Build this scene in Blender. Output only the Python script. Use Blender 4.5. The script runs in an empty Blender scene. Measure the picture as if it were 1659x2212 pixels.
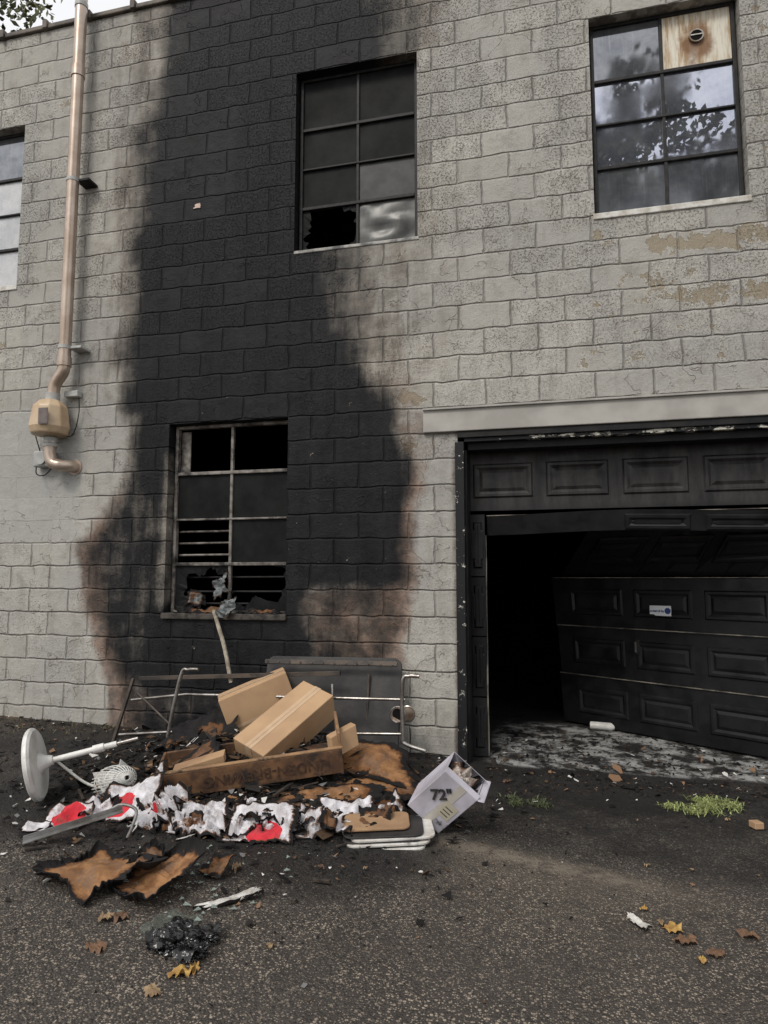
import bpy, bmesh, math, random
import numpy as np
from mathutils import Vector, Matrix, noise
random.seed(11); rs=np.random.RandomState(5)
scn=bpy.context.scene
V=Vector
# ---------------------------------------------------------------- helpers
def link(o): bpy.context.collection.objects.link(o); return o
def empty(name,loc):
    o=bpy.data.objects.new(name,None); o.empty_display_size=.2; o.location=loc; return link(o)
def par(o,e):
    o.parent=e; o.matrix_parent_inverse=Matrix.Translation(-V(e.location)); return o
def mesh(name,vs,fs,mat=None,parent=None,smooth=False,attrs=None,bevel=0,solid=0):
    me=bpy.data.meshes.new(name); me.from_pydata([tuple(v) for v in vs],[],fs); me.update()
    if mat: me.materials.append(mat)
    if smooth: me.polygons.foreach_set('use_smooth',[True]*len(me.polygons))
    if attrs:
        for k,a in attrs.items():
            at=me.attributes.new(k,'FLOAT','POINT'); at.data.foreach_set('value',np.asarray(a,dtype=np.float32))
    o=link(bpy.data.objects.new(name,me))
    if solid:
        m=o.modifiers.new('s','SOLIDIFY'); m.thickness=solid; m.offset=0
    if bevel:
        m=o.modifiers.new('b','BEVEL'); m.width=bevel; m.segments=2; m.limit_method='ANGLE'
    if parent: par(o,parent)
    return o
BF=[(0,3,2,1),(4,5,6,7),(0,1,5,4),(1,2,6,5),(2,3,7,6),(3,0,4,7)]
def boxv(name,C,a,b,c,mat,parent=None,bevel=.004):
    C,a,b,c=V(C),V(a),V(b),V(c)
    vs=[C,C+a,C+a+b,C+b,C+c,C+a+c,C+a+b+c,C+b+c]
    fs=BF if a.cross(b).dot(c)>0 else [f[::-1] for f in BF]
    return mesh(name,vs,fs,mat,parent,bevel=bevel)
def box(name,x0,x1,y0,y1,z0,z1,mat,parent=None,bevel=.004):
    return boxv(name,(x0,y0,z0),(x1-x0,0,0),(0,y1-y0,0),(0,0,z1-z0),mat,parent,bevel)
def cat(pts,k=6):
    P=[V(p) for p in pts]; P=[P[0]*2-P[1]]+P+[P[-1]*2-P[-2]]; out=[]
    for i in range(1,len(P)-2):
        for j in range(k):
            t=j/k; a,b,c,d=P[i-1:i+3]
            out.append(.5*((2*b)+(c-a)*t+(2*a-5*b+4*c-d)*t*t+(-a+3*b-3*c+d)*t**3))
    out.append(P[-2]); return out
def sweep(pts,rad,seg=12,base=0):
    P=[V(p) for p in pts]; vs=[];fs=[]
    t=(P[1]-P[0]).normalized(); ref=V((0,0,1)) if abs(t.z)<.9 else V((1,0,0)); n=t.cross(ref).normalized()
    for i,p in enumerate(P):
        t=(P[min(i+1,len(P)-1)]-P[max(i-1,0)]).normalized(); n=(n-t*n.dot(t)).normalized(); b=t.cross(n)
        r=rad[i] if hasattr(rad,'__len__') else rad
        for j in range(seg):
            a=2*math.pi*j/seg; vs.append(p+(n*math.cos(a)+b*math.sin(a))*r)
    for i in range(len(P)-1):
        for j in range(seg):
            k=(j+1)%seg; fs.append((base+i*seg+j,base+i*seg+k,base+(i+1)*seg+k,base+(i+1)*seg+j))
    fs.append(tuple(base+j for j in range(seg))[::-1]); fs.append(tuple(base+(len(P)-1)*seg+j for j in range(seg)))
    return vs,fs
def tube(name,pts,rad,mat,parent=None,seg=12,curve=0):
    if curve: pts=cat(pts,curve)
    vs,fs=sweep(pts,rad,seg); o=mesh(name,vs,fs,mat,parent,smooth=True)
    m=o.modifiers.new('e','EDGE_SPLIT'); m.split_angle=math.radians(50); return o
def ss(x,a,b):
    t=np.clip((x-a)/(b-a),0,1); return t*t*(3-2*t)
# ---------------------------------------------------------------- shader helpers
class S:
    def __init__(s,name):
        s.m=bpy.data.materials.new(name); s.m.use_nodes=True; s.nt=s.m.node_tree
        s.b=s.nt.nodes['Principled BSDF']; s.tc=s.nt.nodes.new('ShaderNodeTexCoord').outputs['Object']
    def n(s,t,ins={},**kw):
        x=s.nt.nodes.new(t)
        for k,v in kw.items(): setattr(x,k,v)
        for k,v in ins.items(): s.set(x.inputs[k],v)
        return x
    def set(s,i,v):
        if isinstance(v,bpy.types.NodeSocket): s.nt.links.new(v,i)
        else: i.default_value=v
    def noise(s,sc,det=4,rough=.6,vec=None,dist=0):
        return s.n('ShaderNodeTexNoise',{'Vector':vec or s.tc,'Scale':sc,'Detail':det,'Roughness':rough,'Distortion':dist}).outputs[0]
    def stretch(s,v):
        mp=s.n('ShaderNodeMapping',{0:s.tc}); mp.inputs['Scale'].default_value=v; return mp.outputs[0]
    def math(s,op,a,b=0.,c=0.,clamp=False):
        x=s.n('ShaderNodeMath',{0:a,1:b},operation=op,use_clamp=clamp)
        if op in('MULTIPLY_ADD',): s.set(x.inputs[2],c)
        return x.outputs[0]
    def mr(s,v,a,b,c=0.,d=1.,smooth=True):
        x=s.n('ShaderNodeMapRange',{0:v,1:a,2:b,3:c,4:d}); x.interpolation_type='SMOOTHSTEP' if smooth else 'LINEAR'; return x.outputs[0]
    def mix(s,f,a,b,blend='MIX'):
        x=s.n('ShaderNodeMix',data_type='RGBA',blend_type=blend); s.set(x.inputs[0],f)
        s.set(x.inputs[6],a if not isinstance(a,tuple) or len(a)==4 else a+(1,)); s.set(x.inputs[7],b if not isinstance(b,tuple) or len(b)==4 else b+(1,))
        return x.outputs[2]
    def attr(s,n): return s.n('ShaderNodeAttribute',attribute_name=n).outputs['Fac']
    def bump(s,h,st=.5,d=.01,prev=None):
        x=s.n('ShaderNodeBump',{'Height':h,'Strength':st,'Distance':d})
        if prev: s.set(x.inputs['Normal'],prev)
        return x.outputs[0]
    def out(s,col=None,rough=.7,metal=0.,nor=None,spec=None):
        if col is not None: s.set(s.b.inputs['Base Color'],col if not isinstance(col,tuple) or len(col)==4 else col+(1,))
        s.set(s.b.inputs['Roughness'],rough); s.set(s.b.inputs['Metallic'],metal)
        if nor is not None: s.set(s.b.inputs['Normal'],nor)
        if spec is not None: s.set(s.b.inputs['Specular IOR Level'],spec)
        return s.m
def mat(name,c1,c2,sc=8,rough=.7,metal=0.,bump=.3,bs=60,soot=0.,ssc=4,spec=None,bd=.004,lo=.35,hi=.65):
    s=S(name); col=s.mix(s.mr(s.noise(sc,3),lo,hi),c1,c2)
    if soot: col=s.mix(s.mr(s.noise(ssc,5,.7),.75-soot,.85-soot*.6),col,(.012,.011,.011))
    return s.out(col,rough,metal,s.bump(s.noise(bs,3),bump,bd) if bump else None,spec)
def charmat(name,c1,c2,red=None,sc=14,bs=60,rough=.8,streak=None):
    s=S(name); n=s.noise(sc,4,.65); col=s.mix(s.mr(n,.35,.65),c1,c2)
    if red: col=s.mix(s.mr(s.attr('red'),.45,.55),col,red)
    nn=s.noise(9,6,.75); col=s.mix(s.math('MULTIPLY',s.mr(nn,.48,.62),.45),col,(.10,.085,.075))
    a=s.math('ADD',s.attr('char'),s.math('MULTIPLY',s.math('SUBTRACT',nn,.5),1.7))
    col=s.mix(s.mr(a,.22,.5),col,(.13,.055,.02)); col=s.mix(s.mr(a,.42,.62),col,(.010,.009,.009))
    return s.out(col,rough,0.,s.bump(s.noise(bs,3),.5,.005),.25)
# ---------------------------------------------------------------- WALL masks
def soot_f(x,z):
    zl=[0.05,.5,.9,1.2,1.56,1.9,2.15,2.56,3.2,3.6,4.46,5.3,6.1,6.6]
    xl=np.interp(z,zl,[-3.4,-3.5,-3.64,-3.76,-3.8,-3.70,-3.58,-3.52,-3.60,-3.58,-3.54,-3.44,-3.38,-3.30])
    wl=np.interp(z,[0,2.2,3,4.5,6.6],[.12,.16,.28,.38,.5])
    xr=np.interp(z,[.05,.7,1.2,1.7,2.4,2.7,3.0,3.4,3.8,4.0,4.3,5.5,5.72,6.0,6.6],[-1.15,-1.19,-1.06,-1.05,-1.08,-1.15,-1.28,-1.42,-1.45,-1.48,-1.5,-1.4,-.92,-.95,-1.15])
    wr=np.interp(z,[0,2.0,2.6,3.0,3.4,4.0,5.5,5.75,6.6],[.10,.12,.20,.38,.62,.8,.6,.6,.9])
    wob=np.array([.09*noise.noise(V((a*1.3,b*1.6,7)))+.06*noise.noise(V((a*4,b*4,2))) for a,b in zip(x,z)])
    xx=x+wob*np.interp(z,[0,2.5,6.6],[1.,1.2,2.2])
    s=ss(xx,xl-wl,xl+wl)*ss(-xx,-xr-wr,-xr+wr)
    s=s*(1-.06*ss(z,5.4,6.6))
    haze=.36*ss(x,-4.3,-3.3)*ss(-x,.1,1.6)*ss(z,2.2,3.4)
    s=np.maximum(s,haze)
    patch=ss(xx,-2.0,-1.75)*ss(-xx,1.0,1.2)*ss(z+wob,.62,.8)*ss(-z+wob,-1.42,-1.2)
    s=s*(1-.5*patch); s=s*(1-.25*ss(-z,-.6,-.3))
    jamb=ss(x,-3.22,-3.12)*ss(-x,3.05,3.1)*ss(z,1.0,1.2)*ss(-z,-2.6,-2.3); s=s*(1-.5*jamb)
    mott=ss(-x,3.1,3.3)*ss(-z,-2.7,-2.3); s=s*(1-.22*mott)
    s=np.maximum(s,.5*ss(x,-.72,-.66)*ss(-z,-2.44,-2.3)*ss(-x,-.2,0))
    low=ss(-z,-2.5,-1.6)
    b=low*(np.exp(-((xx-xl)/.14)**2)+np.exp(-((xx-xr)/.13)**2))+.8*patch
    b=b+.5*ss(-z,-3.8,-2.6)*ss(z,1.5,2.6)*np.exp(-((x-xr-.12)/.24)**2)+.5*ss(-z,-.9,-.4)*ss(x,-3.7,-3.4)*ss(-x,1.1,1.3)
    return s,np.clip(b,0,1)
def reg(x,z,l):
    r=0*x
    for x0,x1,z0,z1,v in l:
        e=.09; r=np.maximum(r,v*ss(x,x0-e,x0+e)*ss(-x,-x1-e,-x1+e)*ss(z,z0-e,z0+e)*ss(-z,-z1-e,-z1+e))
    return r
def wattr(x,z):
    s,b=soot_f(x,z)
    tan=reg(x,z,[(.75,1.9,3.68,3.90,.85),(.5,1.2,3.28,3.62,.6),(1.1,1.9,3.28,3.5,.75),(.35,.5,3.85,3.98,.6),(-1.15,-.86,2.66,2.86,.8),(-1.12,-.88,2.3,2.46,.8),(-4.4,-4.2,5.75,5.88,.9),(-4.0,-3.85,5.5,5.6,.9),(-4.6,-4.45,5.2,5.3,.9),(-5.2,-4.8,3.4,3.7,.8),(-1.15,-.95,3.9,4.0,.6),(.2,1.4,2.85,3.1,.5),(1.5,1.7,4.0,5.6,.5),(-4.4,-3.9,.1,.6,.3),(.3,1.9,3.0,4.0,.35)])
    flat=reg(x,z,[(-5.6,-3.96,1.68,2.86,1)])
    pit=reg(x,z,[(-2.5,-2,4,5.7,1),(-.95,-.62,4,6.1,1),(.05,.4,4,5.9,1),(1.46,1.8,3.9,5.9,1),(-4.75,-4.55,4,5.8,1),(-3.4,-3.1,1,2.8,.6),(-3,1,5.9,6.3,.6)])
    return dict(soot=s,brown=b,tan=tan,flat=flat,pit=pit)
OPEN=[(-5.82,-4.75,4.07,5.67),(-3.11,-2.03,1.07,2.67),(-2.0,-.95,4.07,5.67),(.40,1.46,4.07,5.67),(-.65,2.25,-.3,2.47)]
def wallmat():
    s=S('painted_block')
    sep=s.n('ShaderNodeSeparateXYZ',{0:s.tc}); 
    w=s.n('ShaderNodeTexNoise',{'Vector':s.tc,'Scale':6.,'Detail':2}).outputs[1]
    wv=s.n('ShaderNodeVectorMath',{0:w,1:(.5,.5,.5)},operation='SUBTRACT').outputs[0]
    wv=s.n('ShaderNodeVectorMath',{0:wv,'Scale':.034},operation='SCALE').outputs[0]
    cmb=s.n('ShaderNodeCombineXYZ',{0:s.math('ADD',sep.outputs[0],20.03),1:s.math('ADD',sep.outputs[2],9.93),2:0.}).outputs[0]
    vec=s.n('ShaderNodeVectorMath',{0:cmb,1:wv},operation='ADD').outputs[0]
    def brick(ms,sm):
        return s.n('ShaderNodeTexBrick',{'Vector':vec,'Color1':(0,0,0,1),'Color2':(1,1,1,1),'Mortar':(.5,.5,.5,1),'Scale':1.,'Mortar Size':ms,'Mortar Smooth':sm,'Bias':0.,'Brick Width':.4,'Row Height':.2},offset=.5,squash=1.)
    b1=brick(.0035,.5); b2=brick(.012,1.)
    rnd=b1.outputs[0]; fl=s.math('SUBTRACT',1.,s.attr('flat'))
    mort=s.math('MULTIPLY',b1.outputs[1],fl); mwide=s.math('MULTIPLY',b2.outputs[1],fl)
    big=s.noise(.9,3); mid=s.noise(7,5,.70); fine=s.noise(75,3,.7)
    streak=s.noise(1.,5,.7,s.stretch((7.,1.,1.1)))
    col=s.mix(s.mr(rnd,0,1,0,1,False),(.335,.320,.285),(.445,.426,.384))
    col=s.mix(s.mr(big,.4,.62),col,(.33,.323,.30))
    col=s.mix(s.math('MULTIPLY',s.mr(mid,.47,.70),.62),col,(.23,.21,.18))
    col=s.mix(s.math('MULTIPLY',s.mr(streak,.48,.72),.42),col,(.21,.193,.168))
    col=s.mix(s.math('MULTIPLY',s.mr(fine,.45,.75),.4),col,(.215,.20,.178))
    col=s.mix(s.math('MULTIPLY',s.attr('flat'),.7),col,(.33,.33,.315))
    pm=s.math('MAXIMUM',s.attr('pit'),s.math('MULTIPLY',s.mr(rnd,.45,.65),s.mr(sep.outputs[2],2.6,4.2,.35,.9)))
    pm=s.math('MULTIPLY',s.math('MULTIPLY',pm,fl),s.mr(mid,.36,.52,.3,1.))
    pits=s.math('MULTIPLY',s.mr(s.noise(58,3,.85),.51,.67),pm)
    col=s.mix(s.math('MULTIPLY',pits,.66),col,(.085,.08,.072))
    pn=s.noise(1.9,4,.6,dist=.25); ridge=s.mr(s.math('ABSOLUTE',s.math('SUBTRACT',pn,.55)),0.,.006,1.,0.)
    ridge=s.math('MULTIPLY',ridge,s.mr(mid,.42,.55))
    col=s.mix(s.math('MULTIPLY',ridge,.5),col,(.15,.13,.11))
    mk=s.math('MULTIPLY',mort,s.mr(mid,.33,.60,.10,.85)); col=s.mix(mk,col,(.12,.105,.09))
    t=s.math('ADD',s.attr('tan'),s.math('MULTIPLY',s.math('SUBTRACT',s.noise(5.5,5,.75),.5),2.9))
    tm=s.math('MULTIPLY',s.mr(t,.68,.73),s.mr(s.attr('tan'),.05,.2)); lip=s.math('MULTIPLY',s.mr(t,.60,.68),s.mr(s.attr('tan'),.05,.2))
    col=s.mix(s.math('MULTIPLY',lip,.6),col,(.52,.50,.45))
    col=s.mix(tm,col,s.mix(fine,(.19,.16,.115),(.35,.30,.225)))
    en=s.math('SUBTRACT',s.math('MULTIPLY_ADD',s.noise(3.2,6,.72),.6,s.math('MULTIPLY',streak,.4)),.5); so=s.attr('soot')
    br=s.math('ADD',s.attr('brown'),s.math('MULTIPLY',s.math('SUBTRACT',s.noise(5,5,.72),.5),1.5))
    bm=s.math('MULTIPLY',s.mr(br,.2,.85),s.mr(s.attr('brown'),.03,.3))
    col=s.mix(s.math('MULTIPLY',bm,.85),col,s.mix(s.mr(s.math('MULTIPLY_ADD',streak,.4,s.math('MULTIPLY',mid,.6)),.40,.60),(.040,.026,.02),(.25,.17,.13)))
    k=s.math('MULTIPLY',s.mr(so,.02,.3),s.mr(so,.7,1.,1.,.25))
    sf=s.math('ADD',so,s.math('MULTIPLY',s.math('MULTIPLY',en,k),s.mr(sep.outputs[2],2.,4.,2.3,1.7)),clamp=True)
    col=s.mix(s.math('MULTIPLY',s.mr(sf,.05,.45),.6),col,s.mix(1.,col,(.60,.52,.45),'MULTIPLY'))
    sf2=s.mr(sf,.05,.88,0.,.992)
    col=s.mix(sf2,col,s.mix(s.mr(s.math('MULTIPLY_ADD',streak,.5,s.math('MULTIPLY',mid,.5)),.36,.62),(.003,.0032,.004),(.0115,.012,.014)))
    chip=s.math('MULTIPLY',s.mr(s.noise(13,5,.8),.66,.68),s.math('MULTIPLY',so,s.mr(sep.outputs[2],2.6,3.2,1.,0.)))
    col=s.mix(chip,col,(.30,.26,.22))
    h=s.math('MULTIPLY_ADD',mwide,-.9,s.math('MULTIPLY',fine,.25))
    h=s.math('ADD',h,s.math('MULTIPLY',mid,.95)); h=s.math('MULTIPLY_ADD',pits,-.5,h)
    h=s.math('MULTIPLY_ADD',tm,-.45,h); h=s.math('MULTIPLY_ADD',rnd,.35,h); h=s.math('MULTIPLY_ADD',ridge,.3,h)
    return s.out(col,s.mr(sf,0,1,.75,.6),0.,s.bump(h,1.,.014),s.mr(sf,0,1,.35,.17))
WM=wallmat()
BLD=empty('cinder_block_building',(-1,0,0))
def lines(a,b,st,extra,far):
    L=set(np.round(np.arange(a,b+1e-6,st),4)); 
    for e in extra: L={v for v in L if abs(v-e)>st*.45}|{round(e,4)}
    return sorted(L|set(far))
ox=[o[0] for o in OPEN]+[o[1] for o in OPEN]; oz=[2.47,4.07,5.67,1.07,2.67]
XL=lines(-6.2,3.6,.03,ox,[-8,-7,4.5,6.]); ZL=lines(-.3,6.6,.03,oz,[])
gx,gz=np.meshgrid(XL,ZL); nx,nz=len(XL),len(ZL)
vs=np.stack([gx.ravel(),0*gx.ravel(),gz.ravel()],1); fs=[]
for j in range(nz-1):
    zc=(ZL[j]+ZL[j+1])/2
    for i in range(nx-1):
        xc=(XL[i]+XL[i+1])/2
        if any(o[0]<xc<o[1] and o[2]<zc<o[3] for o in OPEN): continue
        a=j*nx+i; fs.append((a,a+1,a+nx+1,a+nx))
vl=[tuple(v) for v in vs]
X=list(vs[:,0]);Z=list(vs[:,2])
for (x0,x1,z0,z1) in OPEN:
    dep=.2
    for (p,q) in [((x0,z0),(x0,z1)),((x1,z1),(x1,z0)),((x0,z1),(x1,z1)),((x1,z0),(x0,z0))]:
        if z0<0 and p[1]==z0 and q[1]==z0: continue
        n=36; st=len(vl)
        for i in range(n+1):
            t=i/n; x=p[0]+(q[0]-p[0])*t; z=p[1]+(q[1]-p[1])*t
            for y in (0,dep): vl.append((x,y,z)); X.append(x);Z.append(z)
        for i in range(n):
            a=st+2*i; fs.append((a,a+2,a+3,a+1))
mesh('walls',vl,fs,WM,BLD,attrs=wattr(np.array(X),np.array(Z)))
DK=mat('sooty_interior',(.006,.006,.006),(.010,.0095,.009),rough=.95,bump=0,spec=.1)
box('side_wall_left',-8.0,-7.8,.003,8,-.3,6.55,WM,BLD,0); box('side_wall_right',5.8,6.,.003,8,-.3,6.55,WM,BLD,0)
box('rear_wall',-7.8,5.8,7.8,8,-.3,6.55,WM,BLD,0)
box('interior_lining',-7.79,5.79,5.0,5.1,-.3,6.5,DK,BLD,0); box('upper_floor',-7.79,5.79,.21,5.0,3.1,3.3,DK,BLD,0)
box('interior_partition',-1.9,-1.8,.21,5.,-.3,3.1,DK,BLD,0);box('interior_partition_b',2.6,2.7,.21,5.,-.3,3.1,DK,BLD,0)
ROOF=mat('roof_edge_metal',(.05,.04,.032),(.12,.10,.08),sc=6,rough=.6,metal=.2)
box('roof',-8.05,6.05,-.03,8.05,6.602,6.65,ROOF,BLD,.01)
for i in range(30):
    x=-7.8+i*.46+random.uniform(-.05,.05); box('roof_clip',x,x+.05,-.05,.02,6.595,6.68,ROOF,BLD,.006)
# ---------------------------------------------------------------- windows
FR_D=mat('dark_steel_frame',(.008,.008,.009),(.02,.019,.018),sc=20,rough=.6,spec=.3)
FR_L=mat('scorched_pale_frame',(.26,.24,.215),(.10,.085,.075),sc=9,rough=.7,soot=.30,ssc=6)
def glassmat(name,c1,c2,rough,metal,sc=5,st=0.,bp=0,spec=.5):
    s=S(name); n=s.noise(sc,4,.7); col=s.mix(s.mr(n,.3,.7),c1,c2)
    if st: col=s.mix(s.math('MULTIPLY',s.mr(s.noise(1,5,.7,s.stretch((40,1,2.2))),.5,.75),st),col,(.5,.5,.52))
    return s.out(col,s.mr(s.noise(3,3),.3,.7,rough,rough+.08),metal,s.bump(s.noise(2.2,2),bp,.02) if bp else None,spec)
G_REF=glassmat('sky_reflecting_pane',(.34,.36,.44),(.44,.46,.53),.0,.85,st=.25)
G_DRK=glassmat('dark_reflection_pane',(.14,.15,.17),(.24,.25,.27),.02,.7,st=.2)  # darker tint paints in the reflected tree mass; streaks are dirt
G_SOOT=glassmat('sooty_board_pane',(.004,.0045,.0045),(.012,.013,.013),.6,0.,spec=.12)
G_PLAS=glassmat('plastic_film_pane',(.035,.036,.035),(.09,.09,.085),.3,.25,sc=3,bp=.2,spec=.4)
G_PALE=glassmat('pale_pane',(.36,.37,.38),(.50,.50,.50),.25,.3)
WHT=mat('chipped_white_sill',(.60,.59,.55),(.38,.35,.30),sc=12,rough=.75,bump=.5)
def cell(name,x0,x1,z0,z1,y,m,p,warp=0,n=12):
    vs=[];fs=[]
    for j in range(n+1):
        for i in range(n+1):
            u,v=i/n,j/n; e=min(u,v,1-u,1-v)*4
            d=warp*min(e,1)*(noise.noise(V((u*2.3+x0*7,v*5+z0*5,1.3)))+.6*noise.noise(V((u*6+v*3,v*3+z0,4))))
            vs.append((x0+(x1-x0)*u,y+d,z0+(z1-z0)*v))
    for j in range(n):
        for i in range(n):
            a=j*(n+1)+i; fs.append((a,a+1,a+n+2,a+n+1))
    return mesh(name,vs,fs,m,p,smooth=True)
def broken(name,x0,x1,z0,z1,y,m,p,cx,cz,r,seed,ell=1.):
    n=56; vs=[];fs=[]; cX=x0+(x1-x0)*cx; cZ=z0+(z1-z0)*cz; rr=random.Random(seed)
    for k in range(n):
        a=2*math.pi*k/n; dx,dz=math.cos(a),math.sin(a)
        T=min([t for t in ((x1-cX)/dx if dx>1e-6 else 9,(x0-cX)/dx if dx<-1e-6 else 9,(z1-cZ)/dz if dz>1e-6 else 9,(z0-cZ)/dz if dz<-1e-6 else 9)])
        q=r*(1+.55*noise.noise(V((dx*1.6,dz*1.6,seed)))+rr.uniform(-.12,.12)); q=min(math.hypot(q*dx*ell,q*dz),T*.995)
        vs+= [(cX+dx*T,y,cZ+dz*T),(cX+dx*q,y+rr.uniform(-.006,.006),cZ+dz*q)]
    for k in range(n):
        a=2*k;b=2*((k+1)%n); fs.append((a,a+1,b+1,b))
    return mesh(name,vs,fs,m,p,solid=.004)
def window(x0,x1,rows,y,fm,specs,xm=None):
    e=empty('window',((x0+x1)/2,y,rows[-1])); e.parent=BLD; e.matrix_parent_inverse=Matrix.Translation(-V(BLD.location))
    xm=xm or (x0+x1)/2; z1,z0=rows[0],rows[-1]; f=.028
    box('frame_left',x0+.001,x0+f,y-.02,y+.03,z0,z1,fm,e);box('frame_right',x1-f,x1-.001,y-.02,y+.03,z0,z1,fm,e)
    box('frame_top',x0+f,x1-f,y-.018,y+.03,z1-f,z1-.001,fm,e);box('frame_bottom',x0+f,x1-f,y-.022,y+.03,z0+.001,z0+f,fm,e)
    box('mullion',xm-.012,xm+.012,y-.014,y+.02,z0+f,z1-f,fm,e)
    for i,z in enumerate(rows[1:-1]):
        t=.017 if i!=1 else .010
        box('glazing_bar',x0+f,x1-f,y-.02,y+.018,z-t,z+t*.6,fm,e)
    for r in range(len(rows)-1):
        for c in (0,1):
            sp=specs[r*2+c]
            if sp is None: continue
            a,b=(x0+f,xm-.01) if c==0 else (xm+.01,x1-f); t,bt=rows[r]-.008,rows[r+1]+.004
            if isinstance(sp,tuple):
                broken('broken_pane',a,b,bt,t,y+.003,*((sp[0],e)+sp[1:]))
            else: cell('pane',a,b,bt,t,y+.003,sp,e,warp=.03 if sp is G_PLAS else .0)
    return e
R1=[2.67,2.255,1.86,1.485,1.07]; R2=[5.67,5.20,4.84,4.49,4.07]
w1=window(-3.10,-2.04,R1,.11,FR_L,[None,None,G_SOOT,G_SOOT,None,G_SOOT,(G_SOOT,.62,.45,.17,3,1.25),(G_SOOT,.35,.62,.2,9,1.2)])
for z in (1.76,1.66,1.56,1.37,1.25,1.15): tube('security_bar',[(-3.08,.17,z),(-2.06,.17,z+.005)],.009,FR_L if z>1.5 else FR_D,w1)
box('inner_jamb_board',-3.08,-2.99,.155,.17,1.9,2.63,FR_L,w1)
FILM=mat('grey_film',(.014,.015,.015),(.035,.036,.036),rough=.4,bump=.2,bs=6,spec=.25)
w2=window(-1.99,-.96,R2,.10,FR_D,[G_SOOT,G_SOOT,G_SOOT,G_SOOT,G_SOOT,FILM,(G_SOOT,.5,.45,.215,5,1.2),G_PLAS])
w3=window(.41,1.45,R2,.10,FR_D,[G_DRK,None,G_REF,G_REF,G_REF,G_REF,G_DRK,G_DRK])
w0=window(-5.81,-4.76,R2,.10,FR_D,[G_DRK,G_DRK]+[G_PALE]*6)
def woodmat():
    s=S('rust_stained_board')
    n=s.noise(1,5,.7,s.stretch((22,1,2.5))); col=s.mix(s.mr(n,.38,.66),(.66,.63,.54),(.36,.24,.12))
    sp=s.n('ShaderNodeSeparateXYZ',{0:s.tc}); dx=s.math('SUBTRACT',sp.outputs[0],1.18); dz=s.math('MULTIPLY',s.math('SUBTRACT',sp.outputs[2],5.40),.6)
    d=s.math('SQRT',s.math('ADD',s.math('MULTIPLY',dx,dx),s.math('MULTIPLY',dz,dz)))
    d=s.math('ADD',d,s.math('MULTIPLY',s.math('SUBTRACT',s.noise(9,4),.5),.2))
    col=s.mix(s.mr(d,.05,.14,.85,0.),col,(.16,.07,.025))
    return s.out(col,.8,0.,s.bump(n,.3,.004))
cell('wood_panel',.94,1.42,5.205,5.655,.098,woodmat(),w3)
vs,fs=sweep([(1.18,.10,5.44),(1.18,.075,5.44)],[.052,.052],24); mesh('vent_collar',vs,fs,mat('galvanised_rusty',(.30,.27,.24),(.12,.08,.05),rough=.5,metal=.5),w3)
vs,fs=sweep([(1.18,.08,5.44),(1.18,.0735,5.44)],[.042,.042],24); mesh('vent_hole_shade',vs,fs,DK,w3)  # black disc painted in for the shade inside the vent
box('vent_flap',1.14,1.22,.068,.0725,5.437,5.445,WHT,w3,0)
box('sill',.39,1.47,-.012,.09,4.035,4.082,WHT,BLD,.006); box('sill_b',-2.0,-.94,-.008,.09,4.05,4.078,mat('smoky_sill',(.42,.41,.38),(.10,.10,.10),sc=7,rough=.8),BLD,.006)
box('sill_c',-3.12,-2.02,-.03,.09,1.03,1.078,mat('burnt_sill',(.02,.018,.017),(.07,.06,.05),sc=14,rough=.9,bump=.8),BLD,.008)
box('sill_d',-5.83,-4.74,-.012,.09,4.035,4.082,WHT,BLD,.006)
# ---------------------------------------------------------------- garage opening
LIN=mat('lintel_paint',(.37,.355,.325),(.28,.265,.24),sc=3,rough=.6,bump=.2)
box('lintel',-.91,6.0,-.035,-.002,2.475,2.655,LIN,BLD,.006); box('lintel_flange',-.91,6.0,-.055,-.037,2.645,2.66,LIN,BLD,.003)
BLK=mat('charred_black_paint',(.006,.006,.007),(.016,.015,.015),sc=6,rough=.6,bump=.6,bs=40,spec=.25)
s=S('flaking_black_trim'); f=s.mr(s.noise(14,6,.78),.61,.62); 
CHIP=s.out(s.mix(f,(.008,.008,.009),(.55,.53,.48)),.6,0.,s.bump(f,.6,.004),.3)
s=S('peeling_header'); f=s.mr(s.math('ADD',s.noise(7,6,.75,s.stretch((1,1,2.5))),s.mr(s.n('ShaderNodeSeparateXYZ',{0:s.tc}).outputs[0],-.4,.2,-.12,0.)),.52,.54)
CHIPH=s.out(s.mix(f,(.009,.009,.010),(.60,.58,.50)),.6,0.,s.bump(f,.6,.004),.3)
box('header_trim',-.65,2.25,-.02,.05,2.425,2.472,BLK,BLD); box('header_peeled',-.6,2.25,.0,.05,2.395,2.424,CHIPH,BLD); box('header_inner',-.58,2.25,.06,.2,2.34,2.41,BLK,BLD)
box('jamb_trim',-.668,-.60,-.022,.03,-.05,2.394,CHIP,BLD); box('jamb_inner',-.63,-.585,.032,.24,-.05,2.34,BLK,BLD)
box('jamb_inner_right',2.2,2.249,.032,.24,-.05,2.34,BLK,BLD); box('jamb_trim_right',2.2,2.262,-.022,.03,-.05,2.394,CHIP,BLD)
def doormat():
    s=S('sooty_garage_door'); n=s.noise(3,5,.65); sp=s.n('ShaderNodeSeparateXYZ',{0:s.tc})
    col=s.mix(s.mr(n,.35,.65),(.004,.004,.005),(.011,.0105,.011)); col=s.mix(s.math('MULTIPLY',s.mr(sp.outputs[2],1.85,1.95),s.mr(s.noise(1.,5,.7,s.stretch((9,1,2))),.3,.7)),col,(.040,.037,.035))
    return s.out(col,s.mr(s.noise(8,3),.3,.7,.34,.6),0.,s.bump(s.noise(25,4),.25,.004),.32)
DM=doormat(); EDGE=mat('door_edge_metal',(.30,.27,.22),(.06,.055,.05),sc=5,rough=.5)
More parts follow.
